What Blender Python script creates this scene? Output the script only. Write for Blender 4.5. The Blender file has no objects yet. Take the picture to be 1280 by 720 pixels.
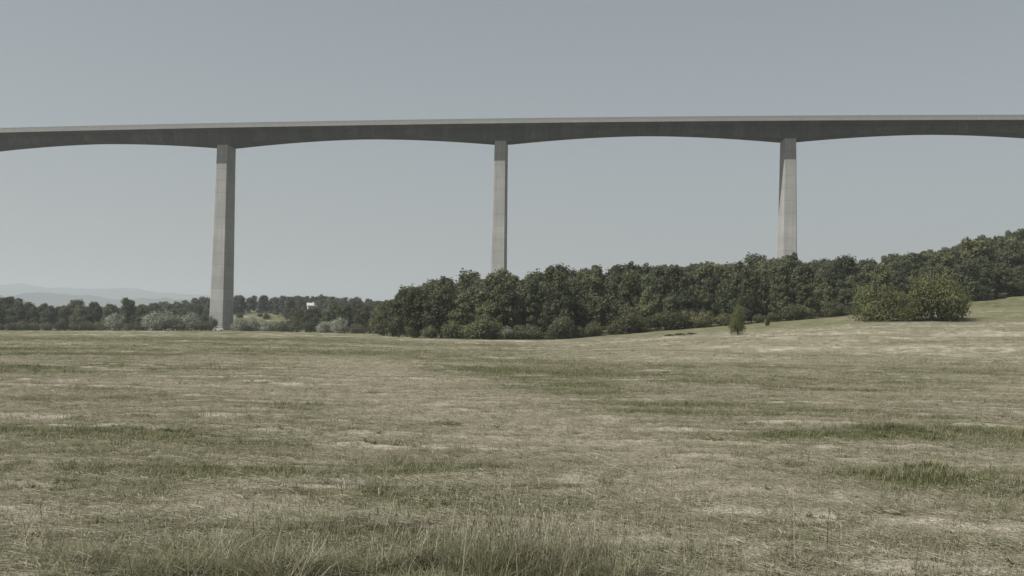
import bpy, math, numpy as np
from mathutils import Vector, Matrix, Quaternion
R_ = np.random.RandomState(7)
S = bpy.context.scene
COL = S.collection
# ------------------------------------------------------------------ camera
F = 1345.0; CAMZ = 1.7
PITCH = math.atan(52 / F); ROLL = math.radians(1.1)
rot = Matrix.Rotation(math.radians(90) + PITCH, 3, 'X') @ Matrix.Rotation(ROLL, 3, 'Z')
cd = bpy.data.cameras.new('camera'); cam = bpy.data.objects.new('camera', cd); COL.objects.link(cam)
cam.matrix_world = Matrix.Translation((0, 0, CAMZ)) @ rot.to_4x4()
cd.sensor_width = 36; cd.lens = 36 * F / 1280; cd.clip_start = 0.1; cd.clip_end = 60000
S.camera = cam
RI = np.array(rot.transposed())
def project(x, y, z):
    c = RI @ np.array([x, y, z - CAMZ])
    return 640 + F * c[0] / -c[2], 360 - F * c[1] / -c[2]
def yh(px): return 412 + 0.0192 * (px - 640)
def px_of(X, Y): return 640 + F * X / Y
def X_of(px, Y): return (px - 640) / F * Y
# ------------------------------------------------------------------ helpers
def hsh(ix, iy, seed):
    n = (ix.astype(np.int64) * 374761393 + iy.astype(np.int64) * 668265263 + seed * 1442695041) & 0xffffffff
    n = ((n ^ (n >> 13)) * 1274126177) & 0xffffffff
    return ((n ^ (n >> 16)) & 0xffff) / 65535.0
def vn(x, y, seed=0):
    x = np.asarray(x, float); y = np.asarray(y, float)
    ix = np.floor(x); iy = np.floor(y); fx = x - ix; fy = y - iy
    fx = fx * fx * (3 - 2 * fx); fy = fy * fy * (3 - 2 * fy)
    a = hsh(ix, iy, seed); b = hsh(ix + 1, iy, seed); c = hsh(ix, iy + 1, seed); d = hsh(ix + 1, iy + 1, seed)
    return (a * (1 - fx) + b * fx) * (1 - fy) + (c * (1 - fx) + d * fx) * fy
def fbm(x, y, seed=0, o=4):
    s = 0; a = 0.5; t = 0
    for k in range(o):
        s = s + a * vn(x * 2 ** k + k * 17.3, y * 2 ** k - k * 9.1, seed + k); t += a; a *= 0.5
    return s / t
def sm(e0, e1, x):
    t = np.clip((x - e0) / (e1 - e0), 0, 1); return t * t * (3 - 2 * t)

def mesh_from(name, V, Fc, mat=None, smooth=False):
    V = np.asarray(V, np.float32); me = bpy.data.meshes.new(name)
    if isinstance(Fc, np.ndarray):
        n, k = Fc.shape
        me.vertices.add(len(V)); me.vertices.foreach_set('co', V.ravel())
        me.loops.add(n * k); me.loops.foreach_set('vertex_index', Fc.astype(np.int32).ravel())
        me.polygons.add(n); me.polygons.foreach_set('loop_start', np.arange(0, n * k, k, dtype=np.int32))
        me.polygons.foreach_set('loop_total', np.full(n, k, np.int32))
        me.update(calc_edges=True)
    else:
        me.from_pydata([tuple(map(float, v)) for v in V], [], [tuple(int(i) for i in f) for f in Fc]); me.update()
    if smooth: me.polygons.foreach_set('use_smooth', np.ones(len(me.polygons), bool))
    if mat: me.materials.append(mat)
    return me
def obj(name, me, parent=None, link=True):
    o = bpy.data.objects.new(name, me)
    if link: COL.objects.link(o)
    if parent: o.parent = parent
    return o
def tag(o, label=None, cat=None, group=None, kind=None):
    if label: o['label'] = label
    if cat: o['category'] = cat
    if group: o['group'] = group
    if kind: o['kind'] = kind
    return o
def empty(name, loc, rz=0):
    e = bpy.data.objects.new(name, None); COL.objects.link(e); e.location = loc; e.rotation_euler = (0, 0, rz)
    e.empty_display_size = .5
    return e
class MB:
    def __init__(s): s.v = []; s.f = []
    def add(s, v, f):
        n = len(s.v); s.v += [tuple(p) for p in v]; s.f += [tuple(i + n for i in q) for q in f]
    def box(s, x0, x1, y0, y1, z0, z1):
        s.add([(x0, y0, z0), (x1, y0, z0), (x1, y1, z0), (x0, y1, z0), (x0, y0, z1), (x1, y0, z1), (x1, y1, z1), (x0, y1, z1)],
              [(0, 3, 2, 1), (4, 5, 6, 7), (0, 1, 5, 4), (1, 2, 6, 5), (2, 3, 7, 6), (3, 0, 4, 7)])
    def loft(s, rings, cap=True):   # rings: list of equal-length point loops
        n = len(s.v); k = len(rings[0])
        for r in rings: s.v += [tuple(p) for p in r]
        for i in range(len(rings) - 1):
            for j in range(k):
                a = n + i * k + j; b = n + i * k + (j + 1) % k
                s.f.append((a, b, b + k, a + k))
        if cap:
            s.f.append(tuple(n + j for j in range(k))[::-1]); m = n + (len(rings) - 1) * k
            s.f.append(tuple(m + j for j in range(k)))
    def tube(s, pts, rad, k=6):
        rings = []
        for i, p in enumerate(pts):
            p = Vector(p); d = (Vector(pts[min(i + 1, len(pts) - 1)]) - Vector(pts[max(i - 1, 0)])).normalized()
            u = d.orthogonal().normalized(); w = d.cross(u)
            if i: # keep twist low
                u = (pu - d * pu.dot(d)).normalized(); w = d.cross(u)
            pu = u
            rings.append([p + (u * math.cos(t) + w * math.sin(t)) * rad[i] for t in [2 * math.pi * j / k for j in range(k)]])
        s.loft(rings)
    def build(s, name, mat, parent=None, smooth=False):
        return obj(name, mesh_from(name, s.v, s.f, mat, smooth), parent)
# ------------------------------------------------------------------ node materials
class NT:
    def __init__(s, name):
        s.m = bpy.data.materials.new(name); s.m.use_nodes = True; s.t = s.m.node_tree; s.t.nodes.clear()
        s.out = s.n('ShaderNodeOutputMaterial')
    def n(s, typ, **k):
        nd = s.t.nodes.new(typ)
        for a, b in k.items():
            if a[0] == '_': nd.inputs[a[1:].replace('_', ' ')].default_value = b
            else: setattr(nd, a, b)
        return nd
    def l(s, a, b): s.t.links.new(a, b)
    def math(s, op, a, b=None, clamp=False):
        nd = s.n('ShaderNodeMath', operation=op, use_clamp=clamp)
        for i, v in enumerate((a, b)):
            if v is None: continue
            if isinstance(v, (int, float)): nd.inputs[i].default_value = v
            else: s.l(v, nd.inputs[i])
        return nd.outputs[0]
    def mix(s, fac, a, b, mode='MIX'):
        nd = s.n('ShaderNodeMix', data_type='RGBA', blend_type=mode)
        for i, v in ((0, fac), (6, a), (7, b)):
            if isinstance(v, (int, float)): nd.inputs[i].default_value = v
            elif isinstance(v, tuple): nd.inputs[i].default_value = (*v, 1)
            else: s.l(v, nd.inputs[i])
        return nd.outputs[2]
    def ramp(s, fac, stops):
        nd = s.n('ShaderNodeValToRGB'); cr = nd.color_ramp
        while len(cr.elements) < len(stops): cr.elements.new(.5)
        for e, (p, c) in zip(cr.elements, stops): e.position = p; e.color = (*c, 1) if isinstance(c, tuple) else (c, c, c, 1)
        s.l(fac, nd.inputs[0]); return nd.outputs[0]
    def noise(s, vec, scale, detail=4, rough=.55):
        nd = s.n('ShaderNodeTexNoise'); nd.inputs['Scale'].default_value = scale
        nd.inputs['Detail'].default_value = detail; nd.inputs['Roughness'].default_value = rough
        s.l(vec, nd.inputs['Vector']); return nd.outputs[0]
    def mapping(s, vec, scale):
        nd = s.n('ShaderNodeMapping'); nd.inputs['Scale'].default_value = scale; s.l(vec, nd.inputs['Vector']); return nd.outputs[0]
    def principled(s, col, rough=.9, spec=.2, bump=None, bd=.1, bs=1, metallic=0):
        p = s.n('ShaderNodeBsdfPrincipled'); p.inputs['Roughness'].default_value = rough
        p.inputs['Specular IOR Level'].default_value = spec; p.inputs['Metallic'].default_value = metallic
        if isinstance(col, tuple): p.inputs['Base Color'].default_value = (*col, 1)
        else: s.l(col, p.inputs['Base Color'])
        if bump is not None:
            b = s.n('ShaderNodeBump'); b.inputs['Distance'].default_value = bd; b.inputs['Strength'].default_value = bs
            s.l(bump, b.inputs['Height']); s.l(b.outputs[0], p.inputs['Normal'])
        s.l(p.outputs[0], s.out.inputs[0]); return p

def concrete(name, base, dark, lift=None, stain=.5, seg=None):
    t = NT(name); co = t.n('ShaderNodeTexCoord').outputs['Object']
    big = t.noise(t.mapping(co, (.12, .12, .12)), 1, 5, .6)
    col = t.mix(t.ramp(big, [(.3, 0.), (.7, 1.)]), dark, base)
    streak = t.noise(t.mapping(co, (1.3, 1.3, .06)), 1, 5, .65)
    col = t.mix(stain, col, t.mix(t.ramp(streak, [(.35, 0.), (.62, 1.)]), tuple(c * .6 for c in dark), col))
    sep = t.n('ShaderNodeSeparateXYZ'); t.l(co, sep.inputs[0])
    if lift:
        cell = t.math('FLOOR', t.math('DIVIDE', sep.outputs[2], lift))
        wn = t.n('ShaderNodeTexWhiteNoise', noise_dimensions='2D'); cmb = t.n('ShaderNodeCombineXYZ')
        t.l(cell, cmb.inputs[0]); t.l(t.math('FLOOR', t.math('DIVIDE', sep.outputs[0], 2.35)), cmb.inputs[1]); t.l(cmb.outputs[0], wn.inputs['Vector'])
        wn1 = t.n('ShaderNodeTexWhiteNoise', noise_dimensions='1D'); t.l(cell, wn1.inputs['W'])
        v = t.math('ADD', t.math('MULTIPLY', wn1.outputs[0], .17), t.math('MULTIPLY', wn.outputs[0], .02))
        v = t.math('ADD', v, .84)
        hb = t.n('ShaderNodeCombineXYZ')
        for i in range(3): t.l(v, hb.inputs[i])
        col = t.mix(1., col, hb.outputs[0], 'MULTIPLY')
        fr = t.math('FRACT', t.math('DIVIDE', sep.outputs[2], lift))
        ln = t.math('LESS_THAN', fr, .035)
        col = t.mix(t.math('MULTIPLY', ln, .35), col, tuple(c * .35 for c in dark))
    if seg:
        fr = t.math('FRACT', t.math('DIVIDE', sep.outputs[0], seg)); cell = t.math('FLOOR', t.math('DIVIDE', sep.outputs[0], seg))
        wn1 = t.n('ShaderNodeTexWhiteNoise', noise_dimensions='1D'); t.l(cell, wn1.inputs['W'])
        v = t.math('ADD', t.math('MULTIPLY', wn1.outputs[0], .3), .78)
        hb = t.n('ShaderNodeCombineXYZ')
        for i in range(3): t.l(v, hb.inputs[i])
        col = t.mix(1., col, hb.outputs[0], 'MULTIPLY')
        ln = t.math('LESS_THAN', fr, .03)
        col = t.mix(t.math('MULTIPLY', ln, .5), col, tuple(c * .4 for c in dark))
    fine = t.noise(co, 3, 6, .7)
    t.principled(col, .92, .15, bump=fine, bd=.04, bs=.5)
    return t.m
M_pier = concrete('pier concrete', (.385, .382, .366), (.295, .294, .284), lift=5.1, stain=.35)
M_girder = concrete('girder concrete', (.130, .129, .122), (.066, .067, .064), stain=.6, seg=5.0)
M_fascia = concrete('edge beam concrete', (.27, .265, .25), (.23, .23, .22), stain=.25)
def plain(name, col, rough=.7, spec=.3, metallic=0, var=.15):
    t = NT(name); co = t.n('ShaderNodeTexCoord').outputs['Object']
    c = t.mix(t.ramp(t.noise(co, 4, 4), [(.3, 0.), (.7, 1.)]), tuple(x * (1 - var) for x in col), tuple(min(1, x * (1 + var)) for x in col))
    t.principled(c, rough, spec, metallic=metallic); return t.m
M_screen = plain('screen panels', (.20, .205, .20), .6, .3)
M_asph = plain('asphalt', (.05, .05, .05), .9)

def leaf_mat(name, c1, c2, c3, trans=.32, varh=.022, vv=.75):
    t = NT(name)
    geo = t.n('ShaderNodeNewGeometry'); oi = t.n('ShaderNodeObjectInfo')
    co = t.n('ShaderNodeTexCoord').outputs['Object']
    cl = t.noise(co, .55, 3, .6)
    col = t.mix(t.ramp(geo.outputs['Random Per Island'], [(0, 0.), (1, 1.)]), c1, c2)
    col = t.mix(t.ramp(cl, [(.38, 0.), (.62, 1.)]), col, c3)
    hs = t.n('ShaderNodeHueSaturation'); t.l(col, hs.inputs['Color'])
    t.l(t.math('ADD', t.math('MULTIPLY', oi.outputs['Random'], varh * 2), .5 - varh), hs.inputs['Hue'])
    wn = t.n('ShaderNodeTexWhiteNoise', noise_dimensions='1D'); t.l(t.math('MULTIPLY', oi.outputs['Random'], 91.7), wn.inputs['W'])
    t.l(t.math('ADD', t.math('MULTIPLY', wn.outputs[0], vv), 1 - vv / 2), hs.inputs['Value'])
    p = t.principled(hs.outputs[0], .75, .15)
    tr = t.n('ShaderNodeBsdfTranslucent'); t.l(hs.outputs[0], tr.inputs[0])
    mx = t.n('ShaderNodeMixShader'); mx.inputs[0].default_value = trans
    t.l(p.outputs[0], mx.inputs[1]); t.l(tr.outputs[0], mx.inputs[2]); t.l(mx.outputs[0], t.out.inputs[0])
    return t.m
M_leaf = leaf_mat('oak foliage', (.078, .086, .040), (.150, .160, .080), (.100, .106, .058))
M_leafd = leaf_mat('dark foliage', (.060, .070, .038), (.118, .128, .070), (.078, .084, .050))
M_bright = leaf_mat('bright foliage', (.120, .128, .050), (.185, .192, .082), (.105, .112, .052), varh=.010, vv=.15)
M_silver = leaf_mat('silver foliage', (.23, .245, .18), (.35, .36, .28), (.20, .21, .16), varh=.010, vv=.3)
M_far = leaf_mat('hill foliage', (.064, .078, .046), (.115, .128, .074), (.076, .086, .054))
t = NT('bark'); co = t.n('ShaderNodeTexCoord').outputs['Object']
bn = t.noise(t.mapping(co, (6, 6, .8)), 1, 5, .7)
t.principled(t.ramp(bn, [(.35, (.055, .045, .036)), (.65, (.15, .13, .105))]), .95, .1, bump=bn, bd=.05); M_bark = t.m

# ------------------------------------------------------------------ terrain
RG = [0, 40, 60, 80, 110, 150, 190, 240, 300, 380, 460, 600, 700, 900, 1500, 3000, 14000]
TB = {
 -400: [0, 0, -.05, -.15, -.4, -.8, -1.1, -1.6, -2.1, -2.7, -3, -3, -3, -2, 0, 0, 0],
 0:    [0, 0, -.05, -.1, -.3, -.6, -.9, -1.4, -1.8, -2.3, -2.6, -2.6, -2, -1, 0, 0, 0],
 200:  [0, 0, 0, 0, -.1, -.3, -.4, -.6, -.9, -1.2, -1.4, 1.5, 5.5, 7, 3, 0, 0],
 290:  [0, 0, 0, 0, 0, -.1, -.2, -.3, -.5, -.8, -1.0, 5.4, 11, 13, 5, 0, 0],
 400:  [0, 0, 0, 0, 0, -.1, -.2, -.3, -.5, -.7, -.6, 6, 12, 14, 5, 0, 0],
 480:  [0, 0, 0, 0, 0, -.1, -.15, -.3, -.5, -.5, 0, 6, 9, 11, 5, 0, 0],
 600:  [0, 0, 0, 0, 0, 0, -.1, .5, 1, 1, 1, 5, 8, 9, 5, 0, 0],
 700:  [0, 0, 0, 0, 0, 0, .03, 2, 4, 6, 8, 12, 13, 13, 5, 0, 0],
 850:  [0, 0, 0, .1, .6, 1.45, 2.3, 4, 7, 10, 13, 18, 20, 22, 20, 0, 0],
 985:  [0, 0, 0, .2, 1.15, 2.7, 3.9, 6, 9.5, 13, 17, 24, 28, 32, 30, 0, 0],
 1100: [0, 0, 0, .4, 1.7, 3.8, 5.2, 8.3, 13, 19, 25, 32, 36, 40, 40, 0, 0],
 1280: [0, 0, 0, .7, 2.2, 4.2, 6.7, 11.2, 19, 29, 36, 42, 46, 50, 50, 0, 0],
 1650: [0, 0, .1, 1.0, 2.8, 5.4, 9, 15, 25, 36, 44, 52, 56, 60, 60, 0, 0]}
AA = np.array([math.atan((k - 640) / F) for k in TB]); TT = np.array(list(TB.values()), float)
ga = np.linspace(AA[0], AA[-1], 240); gr = np.linspace(0, 30, 601)      # gr: sqrt-like radial coordinate
def rc(r): return 4.0 * np.log1p(np.maximum(r, 0) / 25.0)
gr = np.linspace(0, rc(14000), 500); rr = 25 * (np.exp(gr / 4) - 1)
G = np.array([np.interp(rr, RG, row) for row in TT]); G = np.array([np.interp(ga, AA, G[:, j]) for j in range(len(gr))]).T
def gsm(A, n, ax):
    k = np.exp(-np.linspace(-2, 2, 2 * n + 1) ** 2); k /= k.sum()
    P = np.pad(A, [(n, n) if i == ax else (0, 0) for i in range(2)], mode='edge')
    return np.apply_along_axis(lambda v: np.convolve(v, k, 'valid'), ax, P)
G = gsm(gsm(G, 9, 0), 6, 1)
def base_z(X, Y):
    X = np.asarray(X, float); Y = np.asarray(Y, float)
    a = np.arctan2(X, Y); r = np.hypot(X, Y) * np.cos(np.clip(a, -.7, .7))
    u = np.clip((a - ga[0]) / (ga[-1] - ga[0]) * (len(ga) - 1), 0, len(ga) - 1.001)
    v = np.clip(rc(r) / gr[-1] * (len(gr) - 1), 0, len(gr) - 1.001)
    i = u.astype(int); j = v.astype(int); fu = u - i; fv = v - j
    z = (G[i, j] * (1 - fu) + G[i + 1, j] * fu) * (1 - fv) + (G[i, j + 1] * (1 - fu) + G[i + 1, j + 1] * fu) * fv
    return z * (1 - sm(1.0, 1.9, np.abs(a)))
def windrow(X, Y):
    q = (Y * .98 + X * .07 + 2.6 * (fbm(X / 4.5, Y / 6, 121, 3) - .5)) / 2.05
    a = .5 + .5 * np.cos(q * 2 * math.pi + 2.2 * (fbm(X / 1.1, Y / .8, 131, 3) - .5))
    return sm(.74, .96, a) * sm(.44, .56, fbm(X / 3.4, Y / 1.7, 141, 3)) * (1 - sm(45, 75, np.hypot(X, Y)))
def micro(X, Y):
    r = np.hypot(X, Y); k = 1 - sm(120, 260, r)
    z = (fbm(X / 7, Y / 6, 11, 3) - .5) * .22 * sm(8, 25, r) + (fbm(X / 1.6, Y / 1.1, 21, 3) - .5) * .10
    z = z + (fbm(X / .35, Y / .3, 31, 2) - .5) * .035 * (1 - sm(20, 40, r))
    z = z + .045 * windrow(X, Y) + .06 * np.exp(-((X - 5.15) / .25) ** 2 - ((Y - 13.35) / .2) ** 2)
    z = z + .26 * np.exp(-((X - 6.5) / 1.0) ** 2 - ((Y - 18.2) / .7) ** 2) + .12 * np.exp(-((X - 4.9) / .9) ** 2 - ((Y - 17.6) / .5) ** 2)
    z = z + .10 * np.exp(-((X - 4.6) / 1.0) ** 2 - ((Y - 12.6) / .5) ** 2)
    z = z + (fbm(X / 16, Y / 11, 161, 3) - .5) * .9 * sm(62, 85, Y) * sm(0, 22, X)
    return z * k
def Zt(X, Y): return base_z(X, Y) + micro(np.asarray(X, float), np.asarray(Y, float))

# straw / green pattern of the mown field (0 = fresh green, 1 = bleached straw)
def bump2(X, Y, x, y, sx, sy): return np.exp(-((X - x) / sx) ** 2 - ((Y - y) / sy) ** 2)
def straw(X, Y):
    r = np.hypot(X, Y); px = 640 + F * X / np.maximum(Y, 1)
    wx = X + 2.0 * (fbm(X / 9, Y / 9, 71, 2) - .5); wy = Y + 1.6 * (fbm(X / 7, Y / 7, 75, 2) - .5)
    s = .53 + 1.2 * (fbm(wx / 2.2, wy / .9, 41, 5) - .5) + .85 * (fbm(wx / 12, wy / 5, 51, 3) - .5) + .6 * (fbm(X / 40, Y / 22, 56, 2) - .5)
    # raked windrows running across the view
    row = np.sin((wy * .96 + wx * .10 + 3 * fbm(X / 14, Y / 14, 61, 2)) * 2 * math.pi / 3.1)
    rg = 1 - np.abs(2 * fbm(wx / 3.2, wy / .8, 101, 3) - 1); s = s + .42 * sm(.80, .97, rg) * sm(.40, .60, fbm(X / 6, Y / 3, 106, 2))
    rg = 1 - np.abs(2 * fbm(wx / 2.2, wy / .7, 111, 3) - 1); s = s - .16 * sm(.84, .98, rg) * sm(.45, .62, fbm(X / 6, Y / 3, 116, 2))
    s = s + .62 * windrow(X, Y)
    s = s + .12 * sm(.35, .95, row) * sm(.42, .62, fbm(X / 5, Y / 2.2, 66, 2)) - .05
    # trodden pale track running away diagonally
    d = (X - (2.4 - (Y - 11.3) * .265)); s = s + .42 * np.exp(-(d / (1.1 + Y * .03)) ** 2) * sm(8, 12, Y) * (1 - sm(45, 60, Y))
    d = (X - (5.5 - (Y - 11.3) * .20)); s = s - .32 * np.exp(-(d / 1.5) ** 2) * sm(17, 24, Y) * (1 - sm(45, 60, Y))
    tm = np.exp(-((X - (2.4 - (Y - 11.3) * .265)) / (1.2 + Y * .05)) ** 2) * sm(9, 13, Y) * (1 - sm(45, 62, Y)) * sm(.2, .45, fbm(X / 2.5, Y / 2, 151, 3)); s = s * (1 - .8 * tm) + .93 * .8 * tm
    s = s + .28 * bump2(X, Y, -3.4, 9.2, 1.6, 1.8) - .35 * bump2(X, Y, 5.15, 13.4, .5, .3)
    # greener places
    s = s - .42 * bump2(X, Y, 6.4, 18.2, 1.4, .9) - .3 * bump2(X, Y, 4.6, 17.4, 1.4, .6) - .42 * bump2(X, Y, 4.8, 12.5, 1.3, .6) - .35 * bump2(X, Y, 4.9, 10.2, 1.3, .5)
    s = s - .40 * bump2(X, Y, -.8, 7.6, 1.5, 1.0)
    s = s - .16 * sm(36, 44, Y) * (1 - sm(56, 62, Y)) * sm(640, 720, px) - .10 * sm(90, 130, r) * (1 - sm(560, 700, px))
    # pale freshly mown slope, green slope above it
    line = 60 + 6 * (fbm(X / 30, Y / 30, 81, 2) - .5) - .004 * (px - 700)
    sl = sm(600, 760, px)
    s = s + (.17 * sm(line - 1.5, line + 1.5, Y) - .50 * sm(140, 156, Y + 14 * (fbm(X / 15, Y / 15, 86, 2) - .5))) * sl
    sm_ = sl * sm(line - 1.5, line + 1.5, Y) * .6; s = s * (1 - sm_) + np.where(Y < 150, .66, .45) * sm_
    s = s - .35 * sm(450, 560, r)
    return np.clip(s, 0, 1)

th = np.radians(np.concatenate([np.arange(-180, -36, 3.0), np.arange(-36, 36, .13), np.arange(36, 180, 3.0)]))
rad = np.concatenate([[.3, .6, 1, 1.6, 2.4, 3.3, 4.2], 5 * 1.0125 ** np.arange(258)])
rad = np.concatenate([rad, rad[-1] * 1.025 ** np.arange(1, 80)]); rad = np.concatenate([rad, rad[-1] * 1.07 ** np.arange(1, 60)])
rad = rad[rad < 16000]
TH, RR = np.meshgrid(th, rad); gx = RR * np.sin(TH); gy = RR * np.cos(TH)
gz = Zt(gx, gy); nt = len(th); nr = len(rad)
V = np.stack([gx.ravel(), gy.ravel(), gz.ravel()], 1); V = np.vstack([V, [[0, 0, float(Zt(0., .01))]]])
i, j = np.meshgrid(np.arange(nr - 1), np.arange(nt), indexing='ij'); j2 = (j + 1) % nt
Q = np.stack([(i * nt + j), (i * nt + j2), ((i + 1) * nt + j2), ((i + 1) * nt + j)], -1).reshape(-1, 4)[:, ::-1]
gme = mesh_from('meadow_ground', V, Q)
cv = np.append(sm(45, 120, np.hypot(gx, gy)).ravel(), 0).astype(np.float32); at = gme.attributes.new('calm', 'FLOAT', 'POINT'); at.data.foreach_set('value', cv)
sv = np.append(straw(gx, gy).ravel(), .5).astype(np.float32)
at = gme.attributes.new('straw', 'FLOAT', 'POINT'); at.data.foreach_set('value', sv)
gme.polygons.foreach_set('use_smooth', np.ones(len(gme.polygons), bool))
# close the hole round the camera's feet with a small fan
t = NT('meadow'); co = t.n('ShaderNodeTexCoord').outputs['Object']
a = t.n('ShaderNodeAttribute', attribute_name='straw').outputs['Fac']
n1 = t.noise(t.mapping(co, (1.2, 2.6, 1)), 1, 8, .72); n2 = t.noise(t.mapping(co, (9, 22, 9)), 1, 6, .75); n3 = t.noise(t.mapping(co, (.35, .9, 1)), 1, 5, .6)
cal = t.math('SUBTRACT', 1, t.math('MULTIPLY', t.n('ShaderNodeAttribute', attribute_name='calm').outputs['Fac'], .55))
sA = t.math('ADD', a, t.math('ADD', t.math('MULTIPLY', t.math('MULTIPLY', t.math('SUBTRACT', n1, .5), 1.7), cal), t.math('MULTIPLY', t.math('SUBTRACT', n3, .5), .35)))
sA = t.math('ADD', sA, t.math('MULTIPLY', t.math('SUBTRACT', n2, .5), 1.1))
col = t.ramp(sA, [(.0, (.068, .073, .034)), (.30, (.130, .131, .068)), (.58, (.195, .181, .124)), (.80, (.30, .277, .208)), (1.0, (.46, .428, .345))])
dk = t.noise(t.mapping(co, (3.2, 7.5, 3)), 1, 6, .7)
col = t.mix(t.ramp(dk, [(.54, 0.), (.74, .75)]), col, (.055, .050, .034))
t.principled(col, 1, .05, bump=t.math('ADD', n2, t.math('MULTIPLY', n1, 2.0)), bd=.05, bs=.8)
gme.materials.append(t.m); M_ground = t.m
g = obj('ground', gme); tag(g, kind='structure', label='wide mown hay meadow rising to the wooded hillside')

# ------------------------------------------------------------------ grass (one stuff object, tufts on points)
def grass_mat(name, g0, g1, s0, s1):
    t = NT(name); at = t.n('ShaderNodeAttribute', attribute_type='INSTANCER', attribute_name='tint').outputs['Fac']
    geo = t.n('ShaderNodeNewGeometry'); rnd = geo.outputs['Random Per Island']
    fac = t.math('ADD', at, t.math('MULTIPLY', t.math('SUBTRACT', rnd, .5), .7), clamp=True)
    wn = t.n('ShaderNodeTexWhiteNoise', noise_dimensions='1D'); t.l(t.math('MULTIPLY', rnd, 517.3), wn.inputs['W'])
    col = t.mix(fac, t.mix(wn.outputs[0], g0, g1), t.mix(wn.outputs[0], s0, s1))
    p = t.principled(col, .6, .2); tr = t.n('ShaderNodeBsdfTranslucent'); t.l(col, tr.inputs[0])
    mx = t.n('ShaderNodeMixShader'); mx.inputs[0].default_value = .3
    t.l(p.outputs[0], mx.inputs[1]); t.l(tr.outputs[0], mx.inputs[2]); t.l(mx.outputs[0], t.out.inputs[0]); return t.m
M_grass = grass_mat('grass blades', (.088, .098, .040), (.215, .218, .108), (.18, .165, .115), (.47, .435, .345))
def tuft(name, n, rad, h0, h1, w, lean, seg=2, flat=False, heads=False, seed=0):
    r = np.random.RandomState(seed); V = []; Fq = []
    for k in range(n):
        a = r.rand() * 6.283; d = rad * math.sqrt(r.rand()); x, y = d * math.cos(a), d * math.sin(a)
        h = h0 + (h1 - h0) * r.rand(); ww = w * (.6 + .8 * r.rand()); b = r.rand() * 6.283
        ln = lean * (.3 + r.rand()); lx, ly = math.cos(b) * ln, math.sin(b) * ln
        sx, sy = -math.sin(b), math.cos(b); n0 = len(V)
        if flat:
            z0 = .01 + .05 * r.rand(); tilt = (r.rand() - .3) * .25; bend = (r.rand() - .5) * .5
            for s_ in range(seg + 1):
                tt = s_ / seg; q = ww * .5 * (1 - .3 * tt)
                cx = x + math.cos(b + bend * tt) * h * tt; cy = y + math.sin(b + bend * tt) * h * tt; cz = z0 + h * tt * tilt
                V += [(cx + sx * q, cy + sy * q, cz), (cx - sx * q, cy - sy * q, cz + q * .8)]
        else:
            for s_ in range(seg + 1):
                tt = s_ / seg; q = ww * .5 * (1 - tt) + .0006
                cx = x + lx * h * tt ** 1.6; cy = y + ly * h * tt ** 1.6; cz = h * tt * (1 - .25 * ln * tt) - .01
                V += [(cx + sx * q, cy + sy * q, cz), (cx - sx * q, cy - sy * q, cz)]
        for s_ in range(seg):
            m = n0 + 2 * s_; Fq.append((m, m + 1, m + 3, m + 2))
        if heads and r.rand() < .75:
            hh = .05 + .06 * r.rand(); hx, hy, hz = cx, cy, cz; ux, uy = lx * .5, ly * .5
            for q2 in range(7):
                tt = q2 / 6; e = .007 * math.sin(math.pi * min(.95, tt + .12)) + .001; m = len(V); aa = q2 * 2.4
                c_ = np.array([hx + ux * hh * tt, hy + uy * hh * tt, hz + hh * tt])
                V += [tuple(c_ + [e * math.cos(aa), e * math.sin(aa), -.006]), tuple(c_ + [-e * math.cos(aa), -e * math.sin(aa), .004]), tuple(c_ + [e * .3, -e * .3, .018]), tuple(c_ + [-e * .5, e * .5, .012])]
                Fq.append((m, m + 2, m + 1, m + 3))
    me = mesh_from(name, V, np.array(Fq), M_grass); return bpy.data.objects.new(name, me)
PR = [tuft('green_tuft', 34, .13, .035, .10, .006, .9, seed=1), tuft('green_tuft', 30, .15, .03, .08, .006, 1.3, seed=2),
      tuft('straw_litter', 52, .17, .03, .12, .0032, 0, 2, True, seed=3), tuft('straw_litter', 46, .20, .025, .10, .0036, 0, 2, True, seed=4),
      tuft('stubble', 30, .14, .025, .07, .005, .5, seed=5),
      tuft('long_grass', 60, .11, 0.07, .30, .0052, 1.15, 3, seed=6), tuft('long_grass', 52, .13, .06, .24, .0046, 1.7, 3, seed=7),
      tuft('seed_stalks', 7, .14, .38, .62, .004, .45, 4, False, True, seed=8), tuft('seed_stalks', 5, .12, .30, .50, .0045, .9, 4, False, True, seed=9),
      tuft('rosette', 22, .05, .05, .13, .018, 1.5, 2, seed=10)]
P = []; K = []; SC = []; TI = []
def scat(n, y0, y1, kinds, sc0, sc1, ptint, cond=None, half=.62, power=1.0):
    u = R_.rand(n); Y = (y0 ** (2 - power) + u * (y1 ** (2 - power) - y0 ** (2 - power))) ** (1 / (2 - power)) if power != 2 else y0 * (y1 / y0) ** u
    X = (R_.rand(n) * 2 - 1) * half * Y
    s = straw(X, Y)
    if cond is not None:
        k = R_.rand(n) < cond(X, Y, s); X, Y, s = X[k], Y[k], s[k]
    m = len(X)
    P.append(np.stack([X, Y, Zt(X, Y)], 1)); K.append(R_.choice(kinds, m)); SC.append(sc0 + (sc1 - sc0) * R_.rand(m))
    TI.append(np.clip(ptint(s) + (R_.rand(m) - .5) * .6, 0, 1))
near = lambda a: (lambda X, Y, s: a(s))
gsel = lambda s: np.clip(1.25 - 1.5 * s, .08, 1); ssel = lambda s: np.clip(1.9 * s - .35, .03, 1)
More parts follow.
